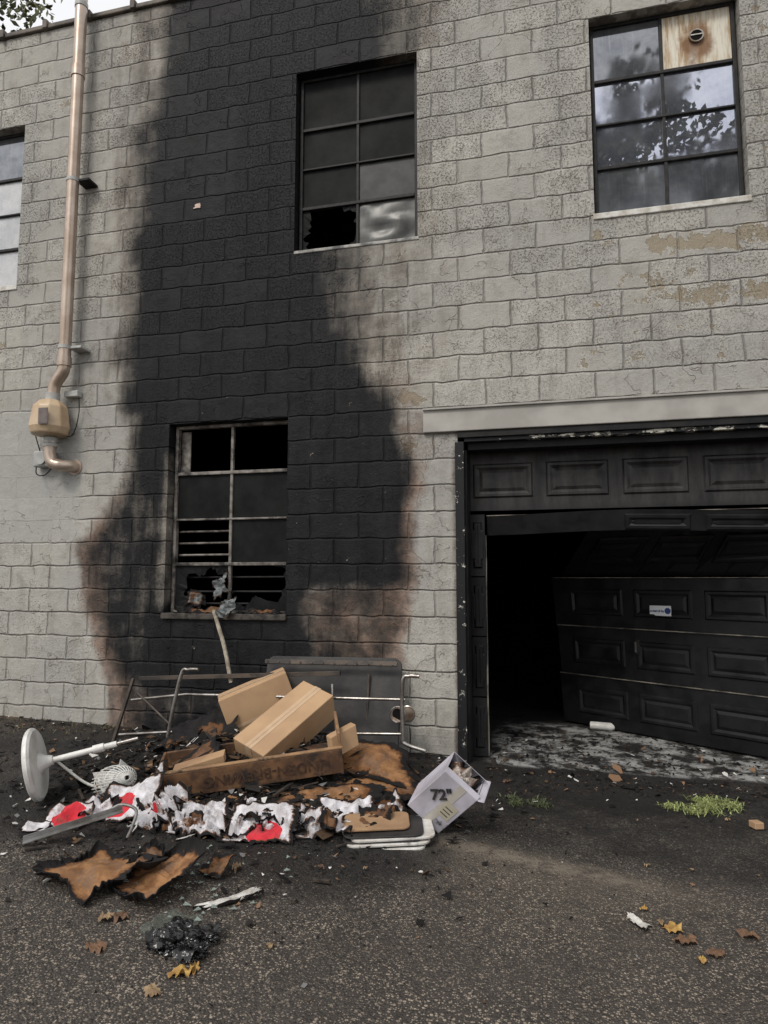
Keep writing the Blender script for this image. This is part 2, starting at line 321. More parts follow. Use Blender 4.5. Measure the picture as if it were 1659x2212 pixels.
GD=empty('garage_door',(.8,.25,0)); GD.parent=BLD; GD.matrix_parent_inverse=Matrix.Translation(-V(BLD.location))
def section(name,P,u0,u1,v0,v1,starts,w,mv=(.10,.10),th=.045,edge=True,nu=10):
    vs=[];fs=[]
    for k in (0,-th):
        for j in range(2):
            for i in range(nu+1): vs.append(P(u0+(u1-u0)*i/nu,(v0,v1)[j],k))
    r=nu+1
    for i in range(nu):
        fs+= [(i,i+1,r+i+1,r+i),(2*r+i,3*r+i,3*r+i+1,2*r+i+1),(i,2*r+i,2*r+i+1,i+1),(r+i,r+i+1,3*r+i+1,3*r+i)]
    fs+=[(0,r,3*r,2*r),(nu,2*r+nu,3*r+nu,r+nu)]
    for a in starts:
        b=min(a+w,u1-.02); a=max(a,u0+.02)
        if b-a<.06: continue
        L=[]
        for ins,h in ((0,.001),(.012,.014),(.03,.014),(.05,.002),(.075,.011)):
            bb=len(vs); vs+=[P(a+ins,v0+mv[0]+ins,h),P(b-ins,v0+mv[0]+ins,h),P(b-ins,v1-mv[1]-ins,h),P(a+ins,v1-mv[1]-ins,h)]; L.append(bb)
        for p,q in zip(L,L[1:]):
            for k in range(4): fs.append((p+k,p+(k+1)%4,q+(k+1)%4,q+k))
        fs.append(tuple(L[-1]+k for k in range(4)))
    mesh(name,vs,fs,DM,GD)
    if edge:
        e=.007; vv=[P(u0,v1+.001,.002),P(u1,v1+.001,.002),P(u1,v1+e,.002),P(u0,v1+e,.002),P(u0,v1+.001,-th),P(u1,v1+.001,-th),P(u1,v1+e,-th),P(u0,v1+e,-th)]
        mesh(name+'_edge',vv,[(0,1,2,3),(4,7,6,5),(3,2,6,7),(0,4,5,1),(0,3,7,4),(1,5,6,2)],EDGE,GD)  # pale strip paints the light caught on the section's top ledge
Pt=lambda u,v,n:V((u,.25-n,v))
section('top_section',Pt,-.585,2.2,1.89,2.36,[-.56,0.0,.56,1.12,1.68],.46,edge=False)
def Pb(u,v,n): return V((u,.24-n+(1.87-v)*.25-.03*math.sin(u*2.2),v+.012*math.sin(u*3)))
section('bent_section',Pb,-.46,2.2,1.71,1.86,[.56,1.12,1.68],.46,mv=(.0,.03))
Pl=lambda u,v,n:V((u,.25-n+.02*math.sin(v*3),v))
for i,(a_,b_) in enumerate(((.02,.45),(.46,.91),(.92,1.37),(1.38,1.86))): section('torn_stile',Pl,-.585,-.475,a_,b_,[-.57],.09,mv=(.06,.06),edge=False)
tube('torn_edge',[(-.471,.27+.012*math.sin(z*9),z) for z in np.linspace(.02,1.7,30)],.006,EDGE,GD,6)
A=V((.12,1.75,0));B=V((2.19,.27,0));AB=(B-A);Ln=AB.length;ud=AB.normalized();nd=V((ud.y,-ud.x,0))
if nd.y>0: nd=-nd
def Pd(u,v,n): return A+ud*u+nd*n+V((0,0,v))+V((-.07*v,-.02*v,0))*max(0,1-u)
st=[.17,.77,1.37,1.97]
section('lower_section',Pd,.0,Ln,.02,.465,st,.5);section('middle_section',Pd,.02,Ln,.475,.915,st,.5);section('upper_section',Pd,.01,Ln,.925,1.365,st,.5)
def P2(u,v,n):
    t=(v-1.38)/.42; lo=A+ud*u+V((0,0,1.38)); hi=V((.35+u*.73,.35,1.80)); return lo.lerp(hi,t)+nd*n*.8+V((0,0,-n*.5))
section('twisted_section',P2,.0,Ln,1.385,1.79,st,.5,edge=False)
STK=mat('sticker_paper',(.72,.73,.75),(.66,.68,.70),rough=.5,bump=0); NAVY=mat('navy_ink',(.02,.04,.16),(.03,.06,.2),rough=.5,bump=0); INK=mat('black_ink',(.02,.02,.022),(.04,.038,.035),rough=.6,bump=0)
def text(name,body,size,o,xd,yd,m,p,bold=0):
    c=bpy.data.curves.new(name,'FONT'); c.body=body;c.size=size;c.align_x='CENTER';c.align_y='CENTER';c.extrude=.0006;c.offset=bold;c.materials.append(m)
    t=link(bpy.data.objects.new(name,c)); x=V(xd).normalized(); z=x.cross(V(yd)).normalized(); y=z.cross(x)
    t.matrix_world=Matrix(((x.x,y.x,z.x,o[0]),(x.y,y.y,z.y,o[1]),(x.z,y.z,z.z,o[2]),(0,0,0,1)))
    if p: t.parent=p; t.matrix_parent_inverse=Matrix.Translation(-V(p.location))
    return t
u0=.91; boxv('sticker',Pd(u0,1.045,.0155),ud*.19,nd*.001,V((0,0,.085)),STK,GD,0)
text('sticker_text','secured by',.028,Pd(u0+.065,1.085,.024),ud,V((0,0,1)),NAVY,GD,.0008)
cM=Pd(u0+.155,1.087,.022); upz=V((0,0,1)); mesh('sticker_mark',[cM+(ud*math.cos(a)+upz*math.sin(a))*.028 for a in np.linspace(.39,.39+2*math.pi,9)[:-1]],[tuple(range(8))],NAVY,GD,solid=.002)
tube('door_handle',[Pd(.78,.72,.03),Pd(.78,.81,.03)],.012,EDGE,GD); box('handle_plate',Pd(.78,.7,.0).x-.02,Pd(.78,.7,.0).x+.02,Pd(.78,.7,.02).y-.01,Pd(.78,.7,.02).y,.70,.83,BLK,GD)
# ---------------------------------------------------------------- ground
def gz(x,y):
    z=.028*np.clip(-x,0,5.2)
    z=z+.045*ss(y,-.55,-.05)*ss(-x,.62,.8)
    return z*(1-ss(y,.05,.3)*.6)
def gz1(x,y): return float(gz(np.array([x]),np.array([y]))[0])
d=.035
xl=list(np.arange(-5,3.01,d)); yl=list(np.arange(-4.6,2.21,d))
def ext(l,lim,sgn):
    st=d;v=l[-1] if sgn>0 else l[0];o=[]
    while abs(v)<lim: st*=1.35; v+=sgn*st; o.append(v)
    return o
xl=ext(xl,300,-1)[::-1]+xl+ext(xl,300,1); yl=ext(yl,300,-1)[::-1]+yl+ext(yl,300,1)
gx,gy=np.meshgrid(xl,yl); x=gx.ravel();y=gy.ravel(); z=gz(x,y)
zn=np.array([noise.noise(V((a*1.7,b*1.7,0)))*.008+noise.noise(V((a*9,b*9,3)))*.0025 if abs(a)<6 and abs(b)<6 else 0 for a,b in zip(x,y)]); z=z+zn
nx=len(xl); fs=[(j*nx+i,j*nx+i+1,(j+1)*nx+i+1,(j+1)*nx+i) for j in range(len(yl)-1) for i in range(nx-1)]
gs=np.exp(-(np.clip(np.abs(x+1.95)-.9,0,9)/.6)**2-(np.clip(np.abs(y+.95)-.75,0,9)/.55)**2)
gs=np.maximum(gs,.75*ss(y,-1.7,-.5)*ss(x,-5,-4)*ss(-x,-3,-.6)); gs=np.maximum(gs,ss(y,-.2,.3)*.8)
ya=-1.43-.25*(x+.6)
gs=np.maximum(gs,.48*ss(y-ya,.05,.3)*ss(x,-.8,-.3)*ss(-x,-2.5,-1.2)); gs=np.maximum(gs,.45*np.exp(-((x+.75)/.35)**2-((y+1.55)/.2)**2))
dust=np.exp(-((y-ya+.03)/.09)**2)*ss(x,-.75,-.4)*ss(-x,-.9,-.1)
dust=np.maximum(dust,.6*ss(ya-y,-.02,.03)*np.exp(-np.clip(ya-y,0,9)/.35)*ss(x,-.75,-.4)*ss(-x,-1.0,-.1))
ash=ss(y,.0,.25)*ss(-y,-1.9,-1.2)*ss(x,-.6,-.3)*ss(-x,-2.3,-1.9)
fore=ss(-y,1.3,2.2)
dirt=ss(y,-.5,-.1)*ss(-x,2.6,3.6)
s=S('asphalt'); v1=s.n('ShaderNodeTexVoronoi',{'Vector':s.tc,'Scale':135.}); rc=s.n('ShaderNodeSeparateColor',{0:v1.outputs[1]}).outputs[0]
v2=s.n('ShaderNodeTexVoronoi',{'Vector':s.tc,'Scale':80.}); rc2=s.n('ShaderNodeSeparateColor',{0:v2.outputs[1]}).outputs[1]
fo=s.attr('fore')
base=s.mix(s.mr(s.noise(1.6,5,.65),.35,.65),(.024,.0215,.019),(.046,.040,.035)); base=s.mix(s.math('MULTIPLY',fo,.5),base,(.066,.056,.047))
st1=s.math('MULTIPLY',s.mr(rc,.5,.9),s.mr(v1.outputs[0],.25,.55,1.,0.)); st2=s.math('MULTIPLY',s.mr(rc2,.72,.9),s.mr(v2.outputs[0],.3,.55,1.,0.))
stn=s.math('MULTIPLY',s.math('MAXIMUM',st1,st2),s.mr(s.noise(3,4,.7),.3,.65,.4,1.)); stn=s.math('MULTIPLY',stn,s.mr(fo,0,1,.55,1.))
col=s.mix(stn,base,(.34,.285,.225)); holes=s.math('MULTIPLY',s.mr(rc,.0,.3,1.,0.),.6); col=s.mix(holes,col,(.013,.011,.010))
col=s.mix(s.math('MULTIPLY',s.attr('dirt'),s.mr(s.noise(9,5,.7),.4,.6)),col,(.10,.07,.045))
sa=s.attr('soot'); sn=s.math('ADD',sa,s.math('MULTIPLY',s.math('SUBTRACT',s.noise(4,6,.74),.5),1.3)); sn=s.math('MULTIPLY',s.mr(sn,.15,.8),s.mr(sa,0.,.15))
dn=s.math('MULTIPLY',s.attr('dust'),s.mr(s.noise(12,5,.7),.25,.6)); 
col=s.mix(s.math('MULTIPLY',sn,.84),col,(.008,.0072,.0068)); col=s.mix(s.math('MULTIPLY',dn,.75),col,(.21,.175,.135))
an=s.math('MULTIPLY',s.mr(s.attr('ash'),.1,.6),s.mr(s.noise(4,6,.76),.44,.60)); col=s.mix(s.math('MULTIPLY',an,.9),col,s.mix(s.noise(30,3),(.22,.22,.21),(.58,.58,.56)))
h=s.math('ADD',s.math('MULTIPLY',v1.outputs[0],-.7),s.math('MULTIPLY',s.noise(30,3,.7),1.)); h=s.math('ADD',h,s.math('MULTIPLY',sn,2.))
GM=s.out(col,s.mr(s.noise(2.3,4),.35,.65,.6,.85),0.,s.bump(h,.9,.008),.35)
mesh('ground',np.stack([x,y,z],1),fs,GM,smooth=True,attrs=dict(soot=gs,dust=dust,ash=ash,fore=fore,dirt=dirt))
# ---------------------------------------------------------------- sheets
def sheet(name,C,U,Vv,mat,amp=.02,freq=6,seed=0,n=26,re=.25,bend=0.,bendv=0.,thick=.004,cw=.55,cb=0.,circ=None,parent=None,flat=True,ridge=False,corr=0,curl=0):
    C,U,Vv=V(C),V(U),V(Vv); N=U.cross(Vv).normalized(); N=N if N.z>0 else -N
    vs=[];fs=[];ch=[];rd=[]
    for j in range(n+1):
        for i in range(n+1):
            u,v=2*i/n-1,2*j/n-1; a=math.atan2(v,u); m=max(abs(u),abs(v))
            L=1-re*(.45+.7*noise.noise(V((math.cos(a)*2,math.sin(a)*2,seed*3.1)))+.35*noise.noise(V((math.cos(a)*9,math.sin(a)*9,seed))))
            s_=1+(L-1)*m**3; uu,vv=u*s_,v*s_; p=C+U*uu+Vv*vv
            q=noise.noise(p*freq+V((seed*7,0,0)))
            if ridge: q=.35-abs(q)*1.6+.5*(.3-abs(noise.noise(p*freq*2.3+V((0,seed,0)))))
            h=amp*(q+.4*noise.noise(p*freq*3))+bend*uu*uu+bendv*vv*vv
            if curl: h+=curl*max(0,m-.6)**2*6*(.6+1.2*noise.noise(V((math.cos(a)*1.5,math.sin(a)*1.5,seed+4))))
            if corr: h+=.003*math.sin(vv*Vv.length*corr)*max(0,1-((uu-.1)/.4)**2)*(1-m**4)
            q=p+N*h; g=gz1(q.x,q.y)+.006
            if q.z<g: q.z=g+.002*random.random()
            vs.append(q); ch.append(float(ss(np.array(m),cw,1.05))+cb)
            if circ:
                dd=math.hypot((uu-circ[0])*U.length,(vv-circ[1])*Vv.length)+.012*noise.noise(p*30)
                rd.append(float(ss(np.array(-dd),-circ[2]-.004,-circ[2]+.004)))
            else: rd.append(0)
    for j in range(n):
        for i in range(n): a=j*(n+1)+i; fs.append((a,a+1,a+n+2,a+n+1))
    return mesh(name,vs,fs,mat,parent,smooth=not flat,attrs=dict(char=ch,red=rd),solid=thick)
CARD=charmat('charred_cardboard',(.30,.155,.068),(.17,.082,.036)); PAPER=charmat('charred_paper',(.66,.65,.68),(.46,.44,.45),red=(.56,.03,.045))
BURN=charmat('burnt_board',(.16,.085,.045),(.07,.038,.022))
BOXM=mat('cardboard',(.44,.285,.16),(.35,.22,.125),sc=2.5,rough=.8,bump=.25,bs=14,bd=.006,soot=.04,ssc=5)
BOXD=mat('scorched_cardboard',(.38,.24,.13),(.26,.155,.085),sc=4,rough=.8,soot=.18,ssc=5)
TAPE=mat('packing_tape',(.50,.36,.235),(.44,.31,.20),rough=.3,bump=.1,bs=14)
def mound(x,y):
    h=.17*math.exp(-((x+1.85)/.75)**2-((y+.68)/.38)**2)+.07*math.exp(-((x+1.9)/1.1)**4-((y+.9)/.7)**4)
    w=math.exp(-((x+2.0)/1.35)**6-((y+.85)/.85)**6)
    h+=w*(.05*(.5-abs(noise.noise(V((x*7,y*7,2)))))+.035*noise.noise(V((x*19,y*19,5)))+.015*noise.noise(V((x*45,y*45,1))))
    return h-.03*(1-w)-.012
xs=np.arange(-3.7,-.4,.022); ys=np.arange(-1.9,-.02,.022)
vs=[(a,b,gz1(a,b)+mound(a,b)) for b in ys for a in xs]; n=len(xs)
mesh('charred_debris',vs,[(j*n+i,j*n+i+1,(j+1)*n+i+1,(j+1)*n+i) for j in range(len(ys)-1) for i in range(n-1)],mat('charcoal',(.006,.0056,.005),(.022,.019,.016),sc=18,rough=.85,bump=1.,bs=50,bd=.01,spec=.25))
def top(x,y): return gz1(x,y)+max(mound(x,y),0)
vs=[];fs=[];cc=[]
def chips(N,fx,size,zf,lo=0.):
    for _ in range(N):
        x_,y_=fx(); s_=size*random.lognormvariate(0,.6); a=random.uniform(0,6.28); z_=zf(x_,y_)+.004
        nn=V((random.gauss(0,.35),random.gauss(0,.35),1)).normalized(); t=nn.cross(V((math.cos(a),math.sin(a),0))).normalized(); b=nn.cross(t)
        k=random.choice((3,4,5)); st=len(vs); c=random.uniform(lo,1)
        for i in range(k):
            th=2*math.pi*i/k+random.uniform(-.4,.4); r=s_*random.uniform(.5,1.2); p=V((x_,y_,z_+.3*s_))+t*(math.cos(th)*r)+b*(math.sin(th)*r*random.uniform(.3,1)); vs.append(p); cc.append(c)
        fs.append(tuple(range(st,st+k)))
chips(4600,lambda:(random.gauss(-2.0,.6),min(-.03,random.gauss(-.95,.42))) ,.015,top)
chips(1300,lambda:(random.uniform(-4.6,1.5),min(-.03,-abs(random.gauss(0,.3)))),.010,gz1)
chips(700,lambda:(random.uniform(-.45,1.8),random.uniform(.05,1.3)),.012,gz1)
chips(1700,lambda:(random.gauss(-1.9,.8),random.gauss(-1.75,.4)),.007,gz1,.1)
chips(350,lambda:(random.uniform(-3,1.6),random.uniform(-3.2,-.6)),.004,gz1,.4)
s=S('debris_chips'); r=s.n('ShaderNodeValToRGB',{0:s.attr('c')}); cr=r.color_ramp; cr.interpolation='CONSTANT'
cr.elements[0].color=(.010,.009,.009,1); cr.elements[1].position=.95; cr.elements[1].color=(.6,.58,.55,1)
for p,c in ((.55,(.025,.022,.02,1)),(.74,(.08,.05,.03,1)),(.86,(.2,.12,.07,1)),(.92,(.16,.16,.16,1))): e=cr.elements.new(p); e.color=c
mesh('scattered_debris',vs,fs,s.out(r.outputs[0],.85,spec=.2),attrs=dict(c=cc),solid=.002)
BS=mat('charcoal_sticks',(.012,.011,.010),(.05,.035,.025),sc=20,rough=.85,bump=.8); bst=empty('burnt_wood_scraps',(-2,-.9,.1))
for i in range(75):
    x_=random.gauss(-1.95,.62);y_=min(-.15,random.gauss(-.95,.45));a=random.uniform(0,3.14);l=random.uniform(.05,.17);t_=random.uniform(-.3,.4);w_=random.uniform(.008,.022)
    u_=V((math.cos(a),math.sin(a),t_)).normalized(); b_=V((-math.sin(a),math.cos(a),0))*w_
    boxv('scrap',V((x_,y_,top(x_,y_)+.005)),u_*l,b_,u_.cross(b_).normalized()*w_*.7,BS,bst,.002)
# ---------------------------------------------------------------- bed frame, table
CHR=mat('sooty_chrome',(.42,.40,.38),(.20,.18,.16),sc=9,rough=.3,metal=.85,soot=.14,ssc=7)
RST=mat('burnt_steel',(.035,.03,.027),(.09,.07,.055),sc=8,rough=.6,metal=.3)
bf=empty('folding_bed_frame',(-2,-.5,.1))
tube('end_loop',[(-2.50,-.5,.70),(-2.58,-.5,.695),(-2.64,-.5,.65),(-2.73,-.5,.22),(-2.71,-.5,.15),(-2.61,-.5,.125)],.014,CHR,bf,curve=6)
tube('end_loop_b',[(-.86,-.5,.705),(-.93,-.5,.705),(-.975,-.5,.66),(-.975,-.5,.32),(-.96,-.5,.26),(-.82,-.5,.22)],.014,CHR,bf,curve=6)
tube('upper_rail',[(-3.11,-.40,.44),(-2.65,-.40,.50),(-.98,-.40,.53)],.011,CHR,bf);tube('lower_rail',[(-3.17,-.45,.19),(-2.72,-.45,.235),(-.98,-.45,.31)],.011,CHR,bf)
boxv('angle_iron',(-3.10,-.33,.575),(1.62,.02,.09),(0,.03,0),(0,0,.03),RST,bf,.002); boxv('angle_iron_leg',(-3.12,-.40,.60),(-.13,-.06,-.52),(.022,0,0),(0,.025,0),RST,bf,.002)
tube('cross_strut',[(-3.05,-.42,.5),(-2.72,-.5,.3)],.008,RST,bf); tube('cross_strut_b',[(-1.5,-.42,.62),(-1.48,-.47,.40)],.009,CHR,bf)
tt=empty('folding_table',(-1.6,-.2,.1))
TB=mat('sooty_table_top',(.020,.019,.020),(.045,.042,.040),sc=5,rough=.5,bump=.3,soot=.1,spec=.3)
def rr(w,h,r,k=8):
    o=[]
    for cx,cy_,a0 in ((w/2-r,h/2-r,0),(-w/2+r,h/2-r,90),(-w/2+r,-h/2+r,180),(w/2-r,-h/2+r,270)):
        for i in range(k+1): a=math.radians(a0+90*i/k); o.append((cx+r*math.cos(a),cy_+r*math.sin(a)))
    return o
def slab(name,C,U,Vv,w,h,r,th,m,p,bevel=.004):
    C,U,Vv=V(C),V(U).normalized(),V(Vv); Vv=(Vv-U*Vv.dot(U)).normalized(); N=U.cross(Vv); o=rr(w,h,r); n=len(o)
    vs=[C+U*a+Vv*b+N*th/2 for a,b in o]+[C+U*a+Vv*b-N*th/2 for a,b in o]
    fs=[tuple(range(n)),tuple(range(2*n-1,n-1,-1))]+[(i,n+i,n+(i+1)%n,(i+1)%n) for i in range(n)]
    return mesh(name,vs,fs,m,p,bevel=bevel)
slab('table_top',(-1.59,-.19,.42),(1,0,.01),(0,.28,1),1.06,.72,.06,.03,TB,tt); slab('table_rim',(-1.59,-.205,.74),(1,0,.01),(0,.28,1),1.03,.035,.01,.02,RST,tt)
for i in range(12):
    x_=-2.08+i*.088; vs,fs=sweep([(x_,-.21,.74),(x_,-.225,.738)],.006,8); mesh('rivet',vs,fs,CHR,tt)
tube('table_leg',[(-1.3,-.24,.2),(-1.3,-.17,.66)],.01,RST,tt)
tc=empty('tin_can',(-1.0,-.3,.4)); vs,fs=sweep([(-1.04,-.36,.42),(-1.0,-.22,.40)],[.052,.052],28); mesh('body',vs,fs,mat('singed_tin',(.5,.45,.4),(.25,.15,.09),rough=.35,metal=.7),tc)
vs,fs=sweep([(-1.041,-.364,.42),(-1.040,-.361,.42)],[.042,.042],24); mesh('opening',vs,fs,DK,tc)  # black disc painted in for the shade inside the can
for k in (0,1):
    q=[V((-1.04+.04*k,-.36+.14*k,.42-.02*k))+V((math.cos(a)*.054,.0,math.sin(a)*.054)) for a in np.linspace(0,6.283,29)]; tube('rim',q,.004,CHR,tc,6)
st_=empty('wooden_lath',(-2.5,-.1,.6)); o=cat([(-2.64,-.03,1.10),(-2.56,-.10,.98),(-2.45,-.2,.82),(-2.34,-.3,.58)],6); vs=[];fs=[]
for i,p in enumerate(o): vs+=[p+V((-.013,0,0)),p+V((.013,-.005,.005)),p+V((.013,.012,.01)),p+V((-.013,.014,.01))]
for i in range(len(o)-1):
    for k in range(4): fs.append((4*i+k,4*i+(k+1)%4,4*i+4+(k+1)%4,4*i+4+k))
mesh('strip',vs,fs,mat('weathered_wood',(.31,.275,.22),(.15,.125,.09),sc=12,rough=.8,soot=.16),st_)
SIL=charmat('melted_plastic',(.22,.24,.24),(.10,.11,.11))
ms=empty('melted_window_film',(-2.6,0,1.1))
sheet('film',(-2.52,-.05,1.13),(.10,-.01,.03),(.02,.02,.10),SIL,amp=.07,freq=14,seed=3,n=22,re=.6,parent=ms,cw=.7,thick=.002)
sheet('film_b',(-2.62,.05,1.30),(.08,0,.05),(-.03,.02,.10),SIL,amp=.05,freq=14,seed=8,n=18,re=.8,parent=ms,cw=.6,thick=.002)
sheet('film_c',(-2.85,.06,1.20),(.10,0,-.03),(.01,.02,.09),SIL,amp=.05,freq=12,seed=12,n=18,re=.8,parent=ms,cw=.3,thick=.002,cb=.2)
sheet('film_d',(-2.74,.02,1.10),(.30,0,.0),(0,.05,.03),BURN,amp=.05,freq=16,seed=15,n=24,re=.6,parent=ms,cw=.2,thick=.003,cb=.25)
sheet('film_e',(-2.25,.02,1.09),(.20,0,.0),(0,.05,.02),BURN,amp=.04,freq=16,seed=19,n=24,re=.6,parent=ms,cw=.2,thick=.003,cb=.35)
# ---------------------------------------------------------------- boxes
def cbox(C,a,b,c,m):
    C,a,b,c=V(C),V(a),V(b),V(c); e=empty('cardboard_box',C+(a+b+c)/2); boxv('carton',C,a,b,c,m,e,.006); return e
L=V((.285,.50,.296));W_=V((.25,-.092,-.077));H=V((.075,-.519,.852))*.20
C0=V((-1.97,-1.0,.355)); e=cbox(C0,L,W_,-H,BOXM); hn=H.normalized()
boxv('tape',C0+W_*.40+hn*.0008,L,W_*.2,hn*.0012,TAPE,e,0)
boxv('tape_end',C0+W_*.40-L.normalized()*.002,W_*.2,-H*.35,-L.normalized()*.001,TAPE,e,0)
boxv('flap_seam',C0+W_*.495+hn*.0021,L,W_*.012,hn*.0004,BOXD,e,0)
text('size_mark','60"',.085,C0+W_*.45-H*.6-L.normalized()*.004,W_,H,INK,e,.002)
wn=W_.normalized(); boxv('label',C0+L*.78-H*.12+wn*.001,L*.13,-H*.4,wn*.001,TAPE,e,0)
C1=V((-2.285,-.6,.50)); a1=V((.42,.215,.186)); d1=V((.085,.058,-.265)); b1=V((-.103,.194,.011)); e=cbox(C1,a1,d1,b1,BOXM)
boxv('tape',C1+b1*.42-d1.normalized()*.002,a1,b1*.2,-d1.normalized()*.001,TAPE,e,0); boxv('tape_edge',C1+d1*.75-b1.normalized()*.002,a1*.9,d1*.08,-b1.normalized()*.001,TAPE,e,0)
e=cbox((-1.35,-.93,.26),(.13,.11,.065),(.05,-.06,.0),(-.02,-.01,.13),BOXM)
cr_=empty('wooden_crate',(-1.65,-1.1,.1)); WD=mat('charred_crate_wood',(.17,.085,.038),(.075,.037,.019),sc=9,rough=.7,soot=.30,ssc=5); WDL=mat('crate_wood',(.32,.19,.095),(.20,.115,.06),sc=7,rough=.7,soot=.22,ssc=6)
P0=V((-2.22,-1.47,.09));P1=V((-1.21,-1.07,.21)); lu=(P1-P0).normalized(); bk=V((-.36,.90,.16)).normalized(); up=lu.cross(bk)
if up.z<0: up=-up
boxv('side_board',P0,P1-P0,bk*.018,up*.145,WD,cr_); boxv('rim_strip',P0+up*.1455-lu*.005,(P1-P0)*1.01,bk*.03,up*.012,WDL,cr_)
boxv('base_board',P0+bk*.02,(P1-P0),bk*.42,up*.014,WD,cr_)
boxv('end_board',P0+bk*.0185,lu*.018,bk*.36,up*.13,WD,cr_); boxv('end_board_b',P1+bk*.0185-lu*.018,lu*.018,bk*.36,up*.24,WDL,cr_)
boxv('back_board',P0+bk*.44,(P1-P0)*.8,bk*.016,up*.10,WD,cr_)
TXTM=mat('stencil_brown',(.028,.012,.007),(.08,.04,.02),sc=30,rough=.7,bump=0)
text('stencil','LINDEN-BREWING',.088,(P0+P1)/2+up*.07-bk*.003+lu*.10,-lu,-up,TXTM,cr_,.001)
boxv('cardboard_insert',P0+bk*.08+up*.07+lu*.1,lu*.30+up*.05,bk*.09,up*.06,BOXD,cr_)
def cs(C,U,Vv,m=CARD,**k): return sheet('burnt_cardboard',C,U,Vv,m,**k)
cs((-1.12,-.78,.24),(.28,.03,-.02),(-.06,.18,.07),amp=.03,seed=1,cw=.35,bend=-.08,cb=0); cs((-1.05,-.85,.19),(.30,-.02,-.03),(-.05,.16,.04),amp=.03,seed=2,cw=.3,bend=-.07)
cs((-1.10,-.98,.14),(.32,.04,-.02),(-.05,.15,.03),amp=.03,seed=3,cw=.35,bend=-.04); cs((-1.30,-1.20,.12),(.36,.10,.02),(-.04,.10,.02),amp=.03,seed=4,cw=.3)
cs((-1.55,-1.34,.09),(.34,.10,.02),(-.04,.10,.02),m=BURN,amp=.03,seed=5,cw=.3); cs((-1.15,-1.3,.07),(.26,.03,.0),(-.04,.11,.02),m=CARD,amp=.03,seed=6,cw=.3,cb=.1)
cs((-1.02,-1.12,.08),(.2,-.03,0),(.04,.14,0),m=BURN,amp=.04,seed=7,cw=.2); cs((-.85,-.95,.08),(.15,-.03,0.02),(.04,.12,0.02),m=BURN,amp=.05,seed=27,cw=.2,cb=.2)
cs((-2.35,-.62,.28),(.22,.08,.10),(-.10,.10,.10),m=BURN,amp=.05,seed=20,cw=.1,cb=.35); cs((-2.55,-.75,.2),(.2,.05,.08),(-.05,.15,.05),m=BURN,amp=.05,seed=21,cw=.1,cb=.35)
cs((-2.15,-1.12,.26),(.11,.06,.10),(-.05,.08,.05),m=BURN,amp=.05,seed=22,cw=.2,cb=.1);cs((-2.05,-1.2,.25),(.08,.03,.09),(-.05,.05,.02),m=CARD,amp=.04,seed=23,cw=.2)
# two-lobed scorched sheet in front
cs((-1.97,-2.33,.075),(.25,-.12,.0),(.09,.18,.02),amp=.055,freq=4,seed=38,cw=.5,re=.42,n=44,cb=.04,curl=.05)
cs((-1.66,-2.33,.09),(.19,-.10,.03),(.06,.20,.03),amp=.055,freq=5,seed=41,cw=.45,re=.42,n=50,corr=240,curl=.05,cb=.05)
cs((-1.78,-2.22,.11),(.07,-.02,.03),(.03,.07,.04),m=BURN,amp=.05,freq=12,seed=44,cw=.3,re=.5,n=24,curl=.04)
cs((-1.48,-2.14,.08),(.08,-.02,.01),(.02,.06,.02),amp=.05,freq=12,seed=35,cw=.4,re=.4,n=20)
# papers
pp=empty('scorched_paper_sheets',(-2,-1.6,.1))
def ps(C,U,Vv,**k): k.setdefault('amp',.05); k.setdefault('freq',7); k.setdefault('cw',.72); k.setdefault('cb',.12); return sheet('paper',C,U,Vv,PAPER,parent=pp,thick=.002,ridge=True,**k)
ps((-2.27,-1.64,.15),(.18,.03,.04),(-.03,.12,.09),seed=1,circ=(-.25,-.15,.085),re=.25,amp=.035,n=36,cb=.05)
ps((-2.06,-1.62,.13),(.12,-.04,.03),(.03,.12,.07),seed=2,amp=.12,freq=10,cb=.24,n=40); ps((-2.04,-1.72,.10),(.10,-.04,.02),(.03,.09,.06),seed=12,amp=.12,freq=13,circ=(-.3,.3,.03),cb=.2,n=36)
ps((-1.82,-1.70,.10),(.18,.02,.01),(-.04,.12,.05),seed=3,amp=.08,n=34,freq=9,cb=.06); ps((-1.48,-1.66,.10),(.20,.03,.02),(-.03,.13,.07),seed=4,circ=(.15,-.45,.09),re=.25,amp=.045,n=38,cb=.06)
ps((-1.26,-1.60,.08),(.11,.03,.02),(-.02,.09,.05),seed=5,cb=.24,amp=.08); ps((-1.10,-1.36,.11),(.16,.05,.0),(-.03,.06,.03),seed=6,amp=.06); ps((-2.52,-1.82,.09),(.14,.01,.02),(-.02,.10,.06),seed=7,circ=(0,.1,.09),cb=.15)
ps((-2.28,-1.42,.18),(.08,.05,.06),(-.03,.05,.05),seed=8,amp=.06); ps((-2.42,-1.70,.1),(.10,.03,.0),(-.04,.08,.03),seed=9,amp=.08,cb=.28); ps((-.92,-1.22,.08),(.10,.05,.03),(-.04,.07,.03),seed=10,amp=.08,cb=.3)
ps((-2.6,-1.95,.08),(.07,.02,.0),(-.02,.05,.02),seed=11); ps((-1.2,-1.50,.07),(.09,.03,.0),(-.04,.06,.03),seed=14,amp=.06,cb=.28); ps((-.88,-1.3,.07),(.05,.04,.02),(-.04,.05,.02),seed=15,amp=.05,cb=.35)
for i in range(20):
    x_=random.uniform(-2.6,-1.0); y_=-1.55+random.gauss(0,.13); a=random.uniform(0,3); r=random.uniform(.04,.10)
    ps((x_,y_,.09),(r*math.cos(a),r*math.sin(a),random.uniform(-.02,.03)),(-r*math.sin(a),r*math.cos(a),random.uniform(0,.06)),seed=40+i,amp=.07,freq=14,cb=random.choice((.2,.35,.5)),n=18)
